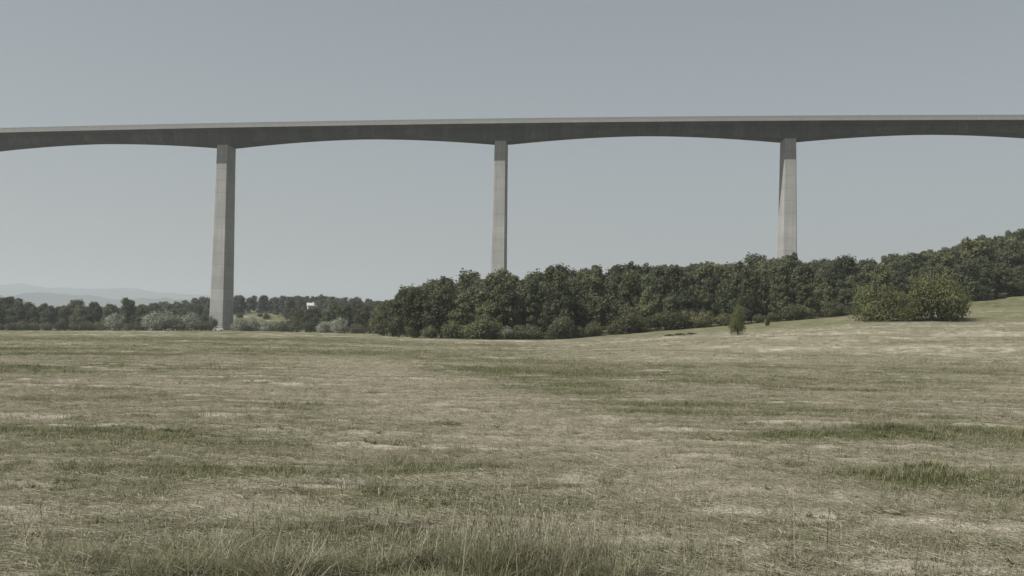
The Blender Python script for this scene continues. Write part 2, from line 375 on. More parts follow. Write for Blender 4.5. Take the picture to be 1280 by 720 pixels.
for (y0, y1, n, k) in ((4, 15, 11000, 1), (15, 32, 21000, 1.15), (32, 62, 26000, 1.5), (62, 150, 26000, 2.1)):
    scat(n, y0, y1, [0, 0, 1, 4], .7 * k, 1.3 * k, lambda s: .1 + .55 * s, near(gsel), power=.4)
    scat(n, y0, y1, [2, 3, 3, 4], .7 * k, 1.25 * k, lambda s: .45 + .6 * s, near(ssel), power=.4)
# longer green places
def ring(X, Y, cx, cy, sx, sy): return bump2(X, Y, cx, cy, sx, sy)
patches = [(-1.0, 7.5, 1.75, .8, 3000), (.25, 7.6, .6, .55, 420), (6.4, 18.3, 1.3, .7, 420), (4.5, 17.5, 1.2, .45, 260), (4.8, 12.5, 1.15, .45, 380), (5.0, 10.1, 1.2, .4, 420), (-1.5, 9.2, 1.3, .5, 300)]
for (cx, cy, sx, sy, n) in patches:
    X = cx + R_.randn(n) * sx * .6; Y = cy + R_.randn(n) * sy * .6; Y = np.maximum(Y, 5.2)
    dens = fbm(X / .5, Y / .45, 91, 2); k = R_.rand(n) < sm(.38, .60, dens); X, Y = X[k], Y[k]; m = len(X)
    P.append(np.stack([X, Y, Zt(X, Y)], 1)); K.append(R_.choice([5, 6, 6, 1, 9, 9, 0], m)); big = cy < 9
    e = np.exp(-((X - cx) / sx) ** 2 - ((Y - cy) / sy) ** 2)
    SC.append((.45 + .75 * R_.rand(m)) * (.55 + .6 * e) * (1.12 if big else .5)); TI.append(np.clip(.02 + .75 * R_.rand(m) ** 2.4 + .15 * fbm(X, Y, 95, 2), 0, 1))
    if big:
        X = cx + R_.randn(110) * sx * .7; Y = np.maximum(cy + R_.randn(110) * sy * .6, 5.6)
        P.append(np.stack([X, Y, Zt(X, Y)], 1)); K.append(R_.choice([7, 8], 110)); SC.append(.55 + .5 * R_.rand(110)); TI.append(.25 + .6 * R_.rand(110))
# loose stalks and dark weeds in the mown part
n = 900; Y = 6 + 34 * R_.rand(n) ** 1.3; X = (R_.rand(n) * 2 - 1) * .6 * Y
P.append(np.stack([X, Y, Zt(X, Y)], 1)); K.append(R_.choice([9, 9, 5, 8], n)); SC.append(.45 + .6 * R_.rand(n)); TI.append(R_.rand(n) * .5)
for q in range(46):
    yy = 8 + 45 * R_.rand() ** 1.3; xx = (R_.rand() * 2 - 1) * .55 * yy; k = 10
    X = xx + R_.randn(k) * .12 * (1 + yy / 30); Y = yy + R_.randn(k) * .08
    P.append(np.stack([X, Y, Zt(X, Y)], 1)); K.append(np.full(k, 9)); SC.append(.5 + .6 * R_.rand(k)); TI.append(np.zeros(k))
X = 5.15 + R_.randn(26) * .13; Y = 13.3 + R_.randn(26) * .10
P.append(np.stack([X, Y, Zt(X, Y)], 1)); K.append(np.full(26, 9)); SC.append(1.0 + .4 * R_.rand(26)); TI.append(np.zeros(26))
P = np.vstack(P).astype(np.float32); K = np.concatenate(K).astype(np.int32); SC = np.concatenate(SC).astype(np.float32); TI = np.concatenate(TI).astype(np.float32)
pm = bpy.data.meshes.new('mown_grass'); pm.vertices.add(len(P)); pm.vertices.foreach_set('co', P.ravel())
for nm, ty, d in (('kind_of', 'INT', K), ('size', 'FLOAT', SC), ('tint', 'FLOAT', TI), ('spin', 'FLOAT', (R_.rand(len(P)) * 6.283).astype(np.float32))):
    pm.attributes.new(nm, ty, 'POINT').data.foreach_set('value', d)
go = obj('mown_grass', pm); tag(go, 'short mown grass and bleached hay litter with longer green tufts across the meadow', 'grass', kind='stuff')
ng = bpy.data.node_groups.new('grass_tufts', 'GeometryNodeTree')
ng.interface.new_socket('Geometry', in_out='INPUT', socket_type='NodeSocketGeometry'); ng.interface.new_socket('Geometry', in_out='OUTPUT', socket_type='NodeSocketGeometry')
N = ng.nodes; L = ng.links; gi = N.new('NodeGroupInput'); gO = N.new('NodeGroupOutput'); jn = N.new('GeometryNodeJoinGeometry')
def nattr(nm, ty):
    a = N.new('GeometryNodeInputNamedAttribute'); a.data_type = ty; a.inputs['Name'].default_value = nm; return a.outputs['Attribute']
ak, asz, asp = nattr('kind_of', 'INT'), nattr('size', 'FLOAT'), nattr('spin', 'FLOAT')
cx = N.new('ShaderNodeCombineXYZ'); L.new(asp, cx.inputs[2])
for k, po in enumerate(PR):
    cmp_ = N.new('FunctionNodeCompare'); cmp_.data_type = 'INT'; cmp_.operation = 'EQUAL'; L.new(ak, cmp_.inputs[2]); cmp_.inputs[3].default_value = k
    oi = N.new('GeometryNodeObjectInfo'); oi.inputs['Object'].default_value = po; oi.inputs['As Instance'].default_value = True
    ip = N.new('GeometryNodeInstanceOnPoints'); L.new(gi.outputs[0], ip.inputs['Points']); L.new(cmp_.outputs[0], ip.inputs['Selection'])
    L.new(oi.outputs['Geometry'], ip.inputs['Instance']); L.new(cx.outputs[0], ip.inputs['Rotation']); L.new(asz, ip.inputs['Scale'])
    L.new(ip.outputs[0], jn.inputs[0])
L.new(jn.outputs[0], gO.inputs[0])
md = go.modifiers.new('tufts', 'NODES'); md.node_group = ng
print('tufts', len(P))

# ------------------------------------------------------------------ viaduct
SPAN = 118.5
def heading(s): return math.radians(-4.5 + 0.9 * s / SPAN)
x2, y2 = X_of(623.2, 449), 449.0
ss = np.arange(-2.6 * SPAN, 2.6 * SPAN, .5); i0 = int(np.argmin(abs(ss))); cxs = np.zeros_like(ss); cys = np.zeros_like(ss)
hd = np.array([heading(s) for s in ss])
cxs = np.cumsum(np.cos(hd)) * .5; cys = np.cumsum(np.sin(hd)) * .5
cxs += x2 - cxs[i0]; cys += y2 - cys[i0]
HW = 11.9
# height of the slab edge from the picture, smoothed to a parabola
pxt = [-100, 0, 282, 625, 985, 1280, 1400]; pyt = [168.2, 165.5, 159.4, 153.9, 150.3, 149.8, 150.2]
hz = []; sU = []
for s, x, y, h in zip(ss[::8], cxs[::8], cys[::8], hd[::8]):
    ex, ey = x + math.sin(h) * HW, y - math.cos(h) * HW; z = 88.
    for _ in range(6):
        p = project(ex, ey, z); z += (p[1] - np.interp(p[0], pxt, pyt)) / F * ey
    if -60 < p[0] < 1340: hz.append(z); sU.append(s)
pc = np.polyfit(sU, hz, 2); zed = np.polyval(pc, ss)
print('deck z', zed[::120], 'p', pc)
DP, DM = 6.0, 2.95
def soff(s):
    u = ((s / SPAN + .5) % 1) - .5; u = min(1, max(0, (abs(u) * SPAN - 3.2) / (SPAN / 2 - 3.2))); return DM + (DP - DM) * (1 - u) ** 1.75
via = empty('viaduct', (x2, y2, 0), heading(0))
MI = via.matrix_basis.inverted() if True else None
bpy.context.view_layer.update(); MI = via.matrix_world.inverted()
def sect(profile_fn, step=4, s0=-2.5 * SPAN, s1=2.5 * SPAN):
    rings = []
    for k in range(0, len(ss), step):
        s = ss[k]
        if s < s0 or s > s1: continue
        h = hd[k]; nx, ny = -math.sin(h), math.cos(h)
        rings.append([tuple(MI @ Vector((cxs[k] + nx * v, cys[k] + ny * v, zed[k] + w))) for v, w in profile_fn(s)])
    return rings
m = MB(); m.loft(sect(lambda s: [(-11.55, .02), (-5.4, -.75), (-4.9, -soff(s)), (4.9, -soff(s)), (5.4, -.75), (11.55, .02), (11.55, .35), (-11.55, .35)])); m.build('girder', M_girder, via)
m = MB(); m.loft(sect(lambda s: [(-11.5, .36), (11.5, .36), (11.5, .48), (0, .62), (-11.5, .48)])); m.build('roadway', M_asph, via)
for sg in (-1, 1):
    m = MB(); pr = [(11.56 * sg, 0), (11.95 * sg, 0), (11.95 * sg, 1.05), (11.56 * sg, 1.05)]
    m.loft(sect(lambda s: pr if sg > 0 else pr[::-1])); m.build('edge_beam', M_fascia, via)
    m = MB(); pr2 = [(11.70 * sg, 1.06), (11.80 * sg, 1.06), (11.80 * sg, 2.05), (11.70 * sg, 2.05)]
    m.loft(sect(lambda s: pr2 if sg > 0 else pr2[::-1]))
    for k in range(0, len(ss), 8):     # posts of the screen
        if abs(ss[k]) > 2.5 * SPAN: continue
        c_ = MI @ Vector((cxs[k] - math.sin(hd[k]) * 11.84 * sg, cys[k] + math.cos(hd[k]) * 11.84 * sg, zed[k]))
        m.box(c_.x - .06, c_.x + .06, c_.y - .035, c_.y + .035, c_.z + 1.06, c_.z + 2.12)
    m.build('wind_screen', M_screen, via)
PIERS = []
for kp in (-2, -1, 0, 1, 2):
    k = int(np.argmin(abs(ss - kp * SPAN))); h = hd[k]; x, y = cxs[k], cys[k]; zt = zed[k] - DP + .004; zb = float(base_z(x, y)) - 1.5
    PIERS.append((x, y, zt, zb, project(x, y, 60)))
    po = empty('pier', (0, 0, 0)); 
    bpy.data.objects.remove(po)
    H = zt - zb; rings = []
    for q in range(25):
        u = q / 24            # 0 top .. 1 bottom
        w = 2.35 + .78 * u; d = 5.1 + 1.2 * u ** 1.4; c = .28; zz = -H * u
        rings.append([(-w + c, -d, zz), (w - c, -d, zz), (w, -d + c, zz), (w, d - c, zz), (w - c, d, zz), (-w + c, d, zz), (-w, d - c, zz), (-w, -d + c, zz)][::-1])
    mb = MB(); mb.loft(rings)
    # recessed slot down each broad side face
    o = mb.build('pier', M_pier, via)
    o.matrix_parent_inverse = Matrix.Identity(4)
    lp = MI @ Vector((x, y, zt)); o.location = lp; o.rotation_euler = (0, 0, h - heading(0))
    pass
tag(via, 'tall grey concrete motorway viaduct on slender tapering piers crossing the valley', 'viaduct')
print('piers', PIERS)

# ------------------------------------------------------------------ trees
def crown_mesh(name, lobes, nq, size, mat, seed, flat=.55, inner=.25, droop=0):
    r = np.random.RandomState(seed); L_ = np.array(lobes, float)   # x y z rx ry rz
    wts = (L_[:, 3] * L_[:, 4] * L_[:, 5]) ** .67; wts /= wts.sum(); li = r.choice(len(L_), nq, p=wts)
    d = r.randn(nq, 3); d /= np.linalg.norm(d, axis=1)[:, None]
    d[:, 2] = np.where(r.rand(nq) < .35, np.abs(d[:, 2]), d[:, 2])
    rr_ = np.where(r.rand(nq) < inner, r.rand(nq) ** .5, .72 + .50 * r.rand(nq) ** 1.5)
    # uneven surface: sub-clumps
    sub = r.randn(len(L_), 9, 3); sub /= np.linalg.norm(sub, axis=2)[:, :, None]
    dots = np.einsum('nk,nmk->nm', d, sub[li]); mx = dots.max(1); keep = r.rand(nq) < sm(.50, .90, mx) * .95 + .05
    rr_ = rr_ * (.68 + .42 * sm(.55, .98, mx))
    C = L_[li, :3] + d * L_[li, 3:] * rr_[:, None] + r.randn(nq, 3) * L_[li, 3:] * .13; C[:, 2] -= droop * r.rand(nq) * (rr_ > .8)
    C, d, rr_ = C[keep], d[keep], rr_[keep]; n = len(C)
    nrm = d * 1.0 + r.randn(n, 3) * flat; nrm /= np.linalg.norm(nrm, axis=1)[:, None]
    u = np.cross(nrm, r.randn(n, 3)); u /= np.linalg.norm(u, axis=1)[:, None]; w = np.cross(nrm, u)
    s1 = size * (.55 + .9 * r.rand(n))[:, None]; s2 = s1 * (.5 + .4 * r.rand(n))[:, None]
    off = nrm * s1 * .25
    V = np.stack([C - u * s1, C - w * s2 + off, C + u * s1, C + w * s2 + off], 1).reshape(-1, 3)
    return mesh_from(name, V, np.arange(4 * n).reshape(-1, 4), mat)
def trunk_mesh(name, h, r0, targets, seed, multi=1):
    r = np.random.RandomState(seed); mb = MB()
    for q in range(multi):
        bx, by = (0, 0) if multi == 1 else (r.randn() * .25, r.randn() * .25)
        top = (bx + r.randn() * h * .05, by + r.randn() * h * .05, h)
        pts = [(bx, by, -.4), (bx, by, .3), (bx * 1.3 + r.randn() * .1, by * 1.3 + r.randn() * .1, h * .35), (top[0] * .7, top[1] * .7, h * .7), top]
        mb.tube(pts, [r0 * 1.25, r0, r0 * .8, r0 * .55, r0 * .2], 7)
    for (x, y, z) in targets:
        z0 = min(z * .75, h * (.3 + .35 * r.rand())); a = np.array([0, 0, z0]); b = np.array([x, y, z])
        mid = a * .5 + b * .5 + np.array([0, 0, -.08 * h * r.rand()]) + r.randn(3) * .15
        mb.tube([tuple(a), tuple(mid), tuple(b)], [r0 * .42, r0 * .3, r0 * .1], 5)
    return mesh_from(name, mb.v, mb.f, M_bark, True)
def lobes_oak(seed, h, rx, z0=.28, n=30):
    r = np.random.RandomState(seed); out = []
    for k in range(n):
        a = k * 2.4 + r.rand(); u = (k + .5) / n; z = h * (z0 + (1 - z0 - .09) * u)
        prof = rx * (math.sin(math.pi * min(1, .18 + .80 * u ** .8)) ** .7); d = prof * (.35 + .4 * r.rand())
        s = h * (.055 + .075 * r.rand()); out.append((d * math.cos(a) * 1.05, d * math.sin(a) * 1.05, z + h * .03 * r.randn(), s * 1.05, s * 1.05, s * (.8 + .6 * r.rand())))
    out.append((0, 0, h * .5, rx * .45, rx * .45, h * .34)); return out
def lobes_acacia(seed, h, rx, n=24):
    r = np.random.RandomState(seed); out = []
    for k in range(n):
        a = k * 2.4 + r.rand(); z = h * (.14 + .80 * (k / (n - 1)) ** .9); d = rx * (.25 + .6 * r.rand()) * (1.05 - .5 * (k / n))
        s = h * (.045 + .05 * r.rand()); out.append((d * math.cos(a), d * math.sin(a), z, s * 1.2, s * 1.2, s * (.8 + .9 * r.rand())))
    return out
def lobes_cone(seed, h, rx, n=40):
    r = np.random.RandomState(seed); out = []
    for k in range(n):
        a = k * 2.4; u = k / (n - 1); z = h * (.12 + .83 * u); q = rx * (1 - u) * .62 + .05; s = rx * (.34 * (1 - u) + .16)
        out.append((q * math.cos(a), q * math.sin(a), z, s, s, s * .7))
    return out
def lobes_bush(seed, h, rx, n=16):
    r = np.random.RandomState(seed); out = []
    for k in range(n):
        a = k * 2.4 + r.rand(); d = rx * (.2 + .55 * r.rand()); z = h * (.15 + .62 * r.rand() * (1.15 - d / rx)); s = h * (.16 + .11 * r.rand())
        out.append((d * math.cos(a), d * math.sin(a), z, s * 1.15, s * 1.15, s))
    return out
# unit prototypes (10 m high, bushes 4 m high); each: (name, crown mesh, trunk mesh, native height, category, words)
def proto(name, lob, h, nq, size, mat, seed, cat, r0, multi=1, **k):
    cm = crown_mesh('crown', lob, nq, size, mat, seed, **k)
    tg = [lob[q][:3] for q in range(0, len(lob), 2)][:7]
    return dict(name=name, crown=cm, trunk=trunk_mesh('trunk', h * .8, r0, tg, seed, multi), h=h, cat=cat)
PT = dict(
 oak=[proto('oak_tree', lobes_oak(s, 10, 3.6 + .3 * q, .16 + .05 * q), 10, 8500, .21, mt, 100 + s, 'tree', .26) for q, (s, mt) in enumerate([(1, M_leaf), (2, M_leaf), (3, M_leafd), (4, M_leafd)])],
 acacia=[proto('acacia_tree', lobes_acacia(s, 10, 2.9), 10, 7000, .19, mt, 200 + s, 'tree', .18) for s, mt in ((1, M_leaf), (2, M_leafd), (3, M_leaf))],
 conifer=[proto('conifer_tree', lobes_cone(5, 10, 2.0), 10, 6000, .16, M_leafd, 305, 'tree', .18)],
 silver=[proto('silver_willow_bush', lobes_bush(s, 5, 2.9, 19), 5, 6000, .14, M_silver, 400 + s, 'bush', .12, 3) for s in (1, 2)],
 bush=[proto('green_bush', lobes_bush(s, 5, 2.9, 19), 5, 7000, .14, mt, 500 + s, 'bush', .12, 3) for s, mt in ((1, M_leaf), (2, M_leafd), (3, M_leaf))],
 bright=[proto('thorn_bush', lobes_bush(s, 5, 2.7, 24), 5, 12000, .095, M_bright, 600 + s, 'bush', .12, 3) for s in (1, 2)],
 far=[proto('hill_tree', lobes_oak(20 + s, 10, 4.0, .08, 22), 10, 3000, .34, M_far, 700 + s, 'tree', .3) for s in (1, 2, 3)])
TREES = []
def plant(kind, px, Y, H, wide=1.0, var=None, extra=None, row='', zone='', sink=.0, label=None, group=None):
    lst = PT[kind]; p = lst[(var if var is not None else R_.randint(len(lst))) % len(lst)]
    X = X_of(px, Y); s = H / p['h']
    e = empty(p['name'], (X, Y, float(base_z(X, Y)) - sink), R_.rand() * 6.283); e.scale = (s * wide, s * wide, s)
    c = bpy.data.objects.new('crown', p['crown']); COL.objects.link(c); c.parent = e
    tr = bpy.data.objects.new('trunk', p['trunk']); COL.objects.link(tr); tr.parent = e
    e['category'] = p['cat']
    TREES.append(dict(o=e, px=px, Y=Y, H=H, kind=kind, name=p['name'], row=row, zone=zone, label=label, group=group)); return e
def interp(tab, x): return float(np.interp(x, [a for a, b in tab], [b for a, b in tab]))
sky_wood = [(440, 388), (470, 380), (486, 376), (500, 364), (520, 354), (540, 351), (560, 352), (575, 340), (600, 338), (625, 338), (655, 342), (690, 338), (720, 330), (740, 328), (760, 334), (790, 328), (820, 332), (850, 329), (900, 327), (925, 323), (950, 318), (985, 318), (1020, 319), (1045, 327), (1080, 328), (1120, 317), (1160, 313), (1200, 304), (1240, 294), (1280, 286), (1340, 274), (1500, 242)]
edge = [(486, 232), (497, 204), (520, 196), (600, 190), (700, 190), (760, 193), (830, 197), (1000, 203), (1100, 214), (1180, 230), (1280, 246), (1500, 262)]
cov = np.full(1600, 700.0)
rows = 0; Yo = 0; nwood = 0
while Yo < 190:
    first = Yo == 0
    px = 478 if not first else 497
    while px < 1340:
        Y = interp(edge, px) + Yo + R_.uniform(-2.0, 2.0) * (1 if not first else .6)
        ppx = px + R_.uniform(-4, 4); X = X_of(ppx, Y); z = float(base_z(X, Y))
        lim = (yh(ppx) - interp(sky_wood, ppx)) / F * Y + CAMZ - z
        bump_ = R_.uniform(-.9, .5) + .6 * math.sin(ppx * .13) * math.sin(ppx * .047)
        H = min(lim * R_.uniform(.76, 1.0) + bump_, R_.uniform(9.0, 14.0) + (1.5 if Yo > 20 else 0))
        if first: H = min(H, R_.uniform(5.0, 11.5))
        step = (7.0 if not first else 4.2) * F / Y * R_.uniform(.8, 1.2)
        if H > 3.2:
            top = yh(ppx) - (z + H - CAMZ) / Y * F; wpx = int(2.3 / Y * F) + 2; a0 = int(ppx) + 100 - wpx; seg = cov[max(0, a0):a0 + 2 * wpx]
            if first or top < seg.max() - 1.0:
                kd = R_.choice(['oak', 'acacia', 'oak'], p=[.45, .4, .15])
                plant(kd, ppx, Y, H, R_.uniform(.85, 1.1) * (1.15 if H < 8 else 1), row='front' if first else ('inner' if top > interp(sky_wood, ppx) + 9 else 'skyline'), zone='wood')
                seg[:] = np.minimum(seg, top + .25 * (H / Y * F) * .6); nwood += 1
        px += step
    Yo += 8.0 if Yo < 40 else 11.0
    rows += 1
print('wood trees', nwood)
plant('conifer', 553, 207, 12.0, 1.15, row='skyline', zone='wood', label='slim pointed conifer poking above the left end of the wood')
# undergrowth along the foot of the wood
px = 492
while px < 1300:
    Y = interp(edge, px) - R_.uniform(2.5, 4.5); k = R_.choice(['bush', 'bush', 'silver'], p=[.6, .4, 0]) if px < 1080 else 'bush'
    plant(k, px, Y, R_.uniform(1.6, 5.2), R_.uniform(.8, 1.35), row='foot', zone='wood'); px += R_.uniform(15, 30)
plant('silver', 600, 187, 2.9, 1.0, row='foot', zone='wood', label='grey-leaved bush at the foot of the wood, below and left of the middle pier')
plant('silver', 634, 186, 2.6, .9, row='foot', zone='wood', label='low grey bush at the foot of the wood, just right of the middle pier')
plant('bush', 790, 186, 4.6, 1.3, 0, row='foot', zone='wood', label='rounded lighter green bush standing out where the wood meets the mown slope')
# bushes on the slope
plant('bright', 1095, 158, 7.2, .95, 0, sink=.1, label='bright olive bush on the slope, left one of the pair', group='two bushes on the slope')
plant('bright', 1130, 156, 4.4, .85, 1, sink=.1, label='lower olive bush filling the gap between the two large slope bushes', group='two bushes on the slope')
plant('bright', 1166, 157, 9.3, .80, 0, sink=.1, label='tallest and broadest olive bush on the slope, right one of the pair', group='two bushes on the slope')
plant('bush', 1190, 160, 6.0, .75, 1, sink=.1, label='dark green bush against the right flank of the tall slope bush', group='two bushes on the slope')
plant('bright', 922, 130, 3.7, .52, 1, label='small upright olive bush standing alone on the grass before the wood')
plant('bush', 960, 165, 1.6, .42, 1, label='tiny dark bush on the grass, right of the lone upright bush')
for q, (bx, bh) in enumerate(((838, .3), (851, .38), (865, .3))):
    plant('bush', bx, 146 + q, bh, 4.0, 0, label=None, row='scrub', zone='scrub')
# tree belt beyond the field, left
sky_L = [(-150, 372), (-20, 373), (4, 368), (12, 364.5), (24, 373), (40, 377), (60, 381), (80, 379), (105, 374), (118, 375), (130, 381), (150, 376), (166, 374.5), (178, 382), (220, 388), (262, 392), (300, 393), (345, 388), (376, 381), (385, 384), (408, 384), (420, 379), (470, 377), (500, 375)]
for rI, (Yr, spc) in enumerate(((414, 5.0), (422, 6), (432, 6.5), (446, 7))):
    px = -90 + rI * 7
    while px < 492:
        Y = Yr + R_.uniform(-2.5, 2.5) - (max(0, px - 330) * .55); z = float(base_z(X_of(px, Y), Y))
        lim = (yh(px) - interp(sky_L, px)) / F * Y + CAMZ - z
        if not (258 < px < 294 and Y > 410):
            H = min(lim * R_.uniform(.82, 1.02), 13)
            if rI == 0: H = min(H, R_.uniform(3.0, 5.6)); 
            kd = 'oak'
            if rI == 0: kd = 'silver' if (128 < px < 262 or 300 < px < 345 or 398 < px < 456) and R_.rand() < .85 else 'bush'
            elif R_.rand() < .3: kd = 'acacia'
            if rI == 0 and kd == 'silver': H = R_.uniform(6.0, 8.4) if px < 262 else R_.uniform(4.2, 6.4)
            if rI > 0 and 285 < px < 365: H = min(H, R_.uniform(2.5, 4)); kd = 'bush'
            if H > 1.8: plant(kd, px, Y, H, R_.uniform(.95, 1.2), row=('front', 'second', 'third', 'rear')[rI], zone='belt')
        px += spc * F / Y * R_.uniform(.8, 1.2)
plant('bush', 266, 431, 6.0, .75, 1, zone='belt', row='front', label='dark bush hiding the lower left face of the left pier')
plant('oak', 12, 426, 13.0, 1.0, 2, zone='belt', row='rear', label='tallest rounded tree of the far belt, near the left end')
# wooded hill behind the left pier
sky_H = [(170, 382), (200, 377), (225, 373), (260, 371), (300, 368.5), (318, 367), (340, 369), (400, 368), (430, 371), (450, 369), (470, 375), (500, 377), (560, 380)]
for Y0 in (560, 585, 612, 640, 668, 700):
    px = 172 + R_.uniform(0, 12)
    while px < 540:
        Y = Y0 + R_.uniform(-9, 9); z = float(base_z(X_of(px, Y), Y)); lim = (yh(px) - interp(sky_H, px)) / F * Y + CAMZ - z
        clearing = 284 < px < 352 - (Y - 560) * .1 and Y < 640
        H = min(lim * R_.uniform(.93, 1.02), R_.uniform(8.5, 11.5))
        if 378 < px < 410 and Y < 703: H = min(H, (yh(px) - 384) / F * Y + CAMZ - z)
        if H > 3 and not (clearing) and not (380 < px < 400 and 612 < Y < 655): plant('far', px, Y, H, R_.uniform(.9, 1.2), row='low' if Y < 600 else ('middle' if Y < 655 else 'top'), zone='hill')
        px += 7.0 * F / Y * R_.uniform(.8, 1.2)
for bx, Y, H in ((301, 598, 3.0), (326, 610, 2.6), (334, 580, 3.2)):
    plant('bush', bx, Y, H, 1.2, 1, zone='clearing', row='')

for px in range(366, 420, 6):
    Y = 728 + (px * 7 % 11); plant('far', px, Y, (yh(px) - 370.5) / F * Y + CAMZ - float(base_z(X_of(px, Y), Y)), 1.15, row='top', zone='hill')
# labels: look + row + landmark + count from the left
def landmark(t):
    z, px = t['zone'], t['px']
    if z == 'wood':
        for a, b, s in ((0, 556, 'near the left end of the wood'), (556, 600, 'just left of the middle pier'), (600, 652, 'below the middle pier'), (652, 735, 'just right of the middle pier'),
                        (735, 850, 'halfway between the middle and right piers'), (850, 935, 'above the lone upright bush'), (935, 1030, 'below the right pier'), (1030, 1090, 'just right of the right pier'),
                        (1090, 1200, 'above the pair of slope bushes'), (1200, 3000, 'on the hillside right of the slope bushes')):
            if a <= px < b: return s
    if z == 'belt':
        for a, b, s in ((-900, 0, 'beyond the left edge of view'), (0, 60, 'below the round tall tree'), (60, 128, 'below the mountains'), (128, 200, 'among the first silver bushes'), (200, 262, 'just left of the left pier'),
                        (262, 345, 'just right of the left pier'), (345, 400, 'below the white house'), (400, 3000, 'beside the wood')):
            if a <= px < b: return s
    if z == 'hill':
        for a, b, s in ((0, 262, 'left of the left pier'), (262, 300, 'behind the left pier'), (300, 370, 'above the pale clearing'), (370, 420, 'around the white house'), (420, 3000, 'beside the wood')):
            if a <= px < b: return s
    return ''
ORD = ['first', 'second', 'third', 'fourth', 'fifth', 'sixth', 'seventh', 'eighth', 'ninth', 'tenth', 'eleventh', 'twelfth', 'thirteenth', 'fourteenth', 'fifteenth', 'sixteenth', 'seventeenth', 'eighteenth', 'nineteenth', 'twentieth',
       'twenty-first', 'twenty-second', 'twenty-third', 'twenty-fourth', 'twenty-fifth', 'twenty-sixth', 'twenty-seventh', 'twenty-eighth', 'twenty-ninth', 'thirtieth'] 
NOUN = dict(oak='round-crowned tree', acacia='feathery tree', silver='silver-grey bush', bush='green bush', far='dark tree', conifer='conifer', bright='olive bush')
ROWT = {('wood', 'front'): 'in the front row', ('wood', 'inner'): 'inside the wood', ('wood', 'skyline'): 'on the skyline', ('wood', 'foot'): 'at the wood\'s foot',
        ('belt', 'front'): 'in the field-edge row', ('belt', 'second'): 'in the second row', ('belt', 'third'): 'in the third row', ('belt', 'rear'): 'in the rear row',
        ('hill', 'low'): 'low on the far hill', ('hill', 'middle'): 'midway up the far hill', ('hill', 'top'): 'atop the far hill'}
GRP = {'wood': 'trees of the wood on the right', 'belt': 'trees and bushes in the far belt', 'hill': 'trees on the far hill'}
cnt = {}
for t_ in sorted(TREES, key=lambda t: t['px']):
    o = t_['o']; z = t_['zone']
    if t_['label']: o['label'] = t_['label']
    elif z in GRP:
        key = (t_['kind'], z, t_['row'], landmark(t_)); c = cnt.get(key, 0); cnt[key] = c + 1
        o['label'] = f"{ORD[min(c, 29)]} {NOUN[t_['kind']]} {ROWT[(z, t_['row'])]}, {landmark(t_)}"
    elif z == 'scrub':
        c = cnt.get('scrub', 0); cnt['scrub'] = c + 1; o['label'] = f"{('first', 'middle', 'last')[c]} clump of low dark scrub on the slope left of the lone bush"
    elif z == 'clearing':
        c = cnt.get('cl', 0); cnt['cl'] = c + 1; o['label'] = f"{('first', 'middle', 'last')[c]} small bush in the pale clearing behind the left pier"
    if t_['group']: o['group'] = t_['group']
    elif z in GRP: o['group'] = GRP[z] if t_['kind'] not in ('silver', 'bush') else ('bushes at the foot of the wood' if z == 'wood' else 'bushes along the far field edge')
    elif z == 'scrub': o['group'] = 'low scrub on the slope'
    elif z == 'clearing': o['group'] = 'bushes in the clearing'
print('trees total', len(TREES), {k: sum(t_['name'] == k for t_ in TREES) for k in set(t_['name'] for t_ in TREES)})

# ------------------------------------------------------------------ small white car by the pier, houses on the hill
M_white = plain('white paint', (.72, .72, .70), .35, .5, var=.03); M_glass = plain('dark glass', (.03, .035, .04), .1, .6, var=.05)
M_rub = plain('rubber', (.03, .03, .03), .8); M_rim = plain('wheel rim', (.4, .4, .4), .4, .5, .6); M_lamp = plain('lamp glass', (.6, .6, .58), .2, .6); M_red = plain('tail lamp', (.35, .03, .02), .3, .5)
cy_ = 430.0; cx_ = X_of(274.5, cy_); car = empty('parked_car', (cx_, cy_, float(base_z(cx_, cy_))), math.radians(8))
tag(car, 'small white car parked in the grass at the foot of the left pier', 'car')
mb = MB()
side = [(-1.8, .35), (-1.85, .75), (-1.7, 1.0), (-1.45, 1.55), (-.2, 1.58), (.55, 1.48), (1.1, 1.0), (1.75, .88), (1.85, .6), (1.8, .35)]
mb.loft([[(x, -.80 + (.10 if z > 1.2 else 0) + .04, z) for x, z in side], [(x, .80 - (.10 if z > 1.2 else 0) - .04, z) for x, z in side]]); mb.build('body', M_white, car)
mb = MB()
for sy in (-1, 1):
    y0 = sy * .762
    mb.add([(-1.4, y0, 1.02), (-1.22, y0 * .96, 1.45), (.45, y0 * .96, 1.40), (.88, y0, 1.02)], [(0, 1, 2, 3)] if sy > 0 else [(3, 2, 1, 0)])
mb.build('window', M_glass, car)
mb = MB(); mb.add([(.62, -.62, 1.47), (.62, .62, 1.47), (1.12, .68, 1.04), (1.12, -.68, 1.04)], [(0, 3, 2, 1)]); mb.build('windscreen', M_glass, car)
for wx in (-1.15, 1.15):
    for sy in (-1, 1):
        mb = MB(); mb.tube([(wx, sy * .66, .31), (wx, sy * .82, .31)], [.31, .31], 18); w_ = mb.build('wheel', M_rub, car, True)
        mb = MB(); mb.tube([(wx, sy * .815, .31), (wx, sy * .835, .31)], [.19, .17], 12); mb.build('rim', M_rim, w_, True)
for sy in (-1, 1):
    mb = MB(); mb.box(1.78, 1.87, sy * .55 - .14, sy * .55 + .14, .66, .78); mb.build('headlight', M_lamp, car)
    mb = MB(); mb.box(-1.88, -1.80, sy * .6 - .1, sy * .6 + .1, .75, 1.0); mb.build('tail_light', M_red, car)
M_plas = plain('white plaster', (.74, .73, .70), .85, .1, var=.05); M_roof = plain('roof tiles', (.46, .455, .44), .9, .1, var=.1); M_plas2 = plain('grey plaster', (.50, .49, .46), .85, .1)
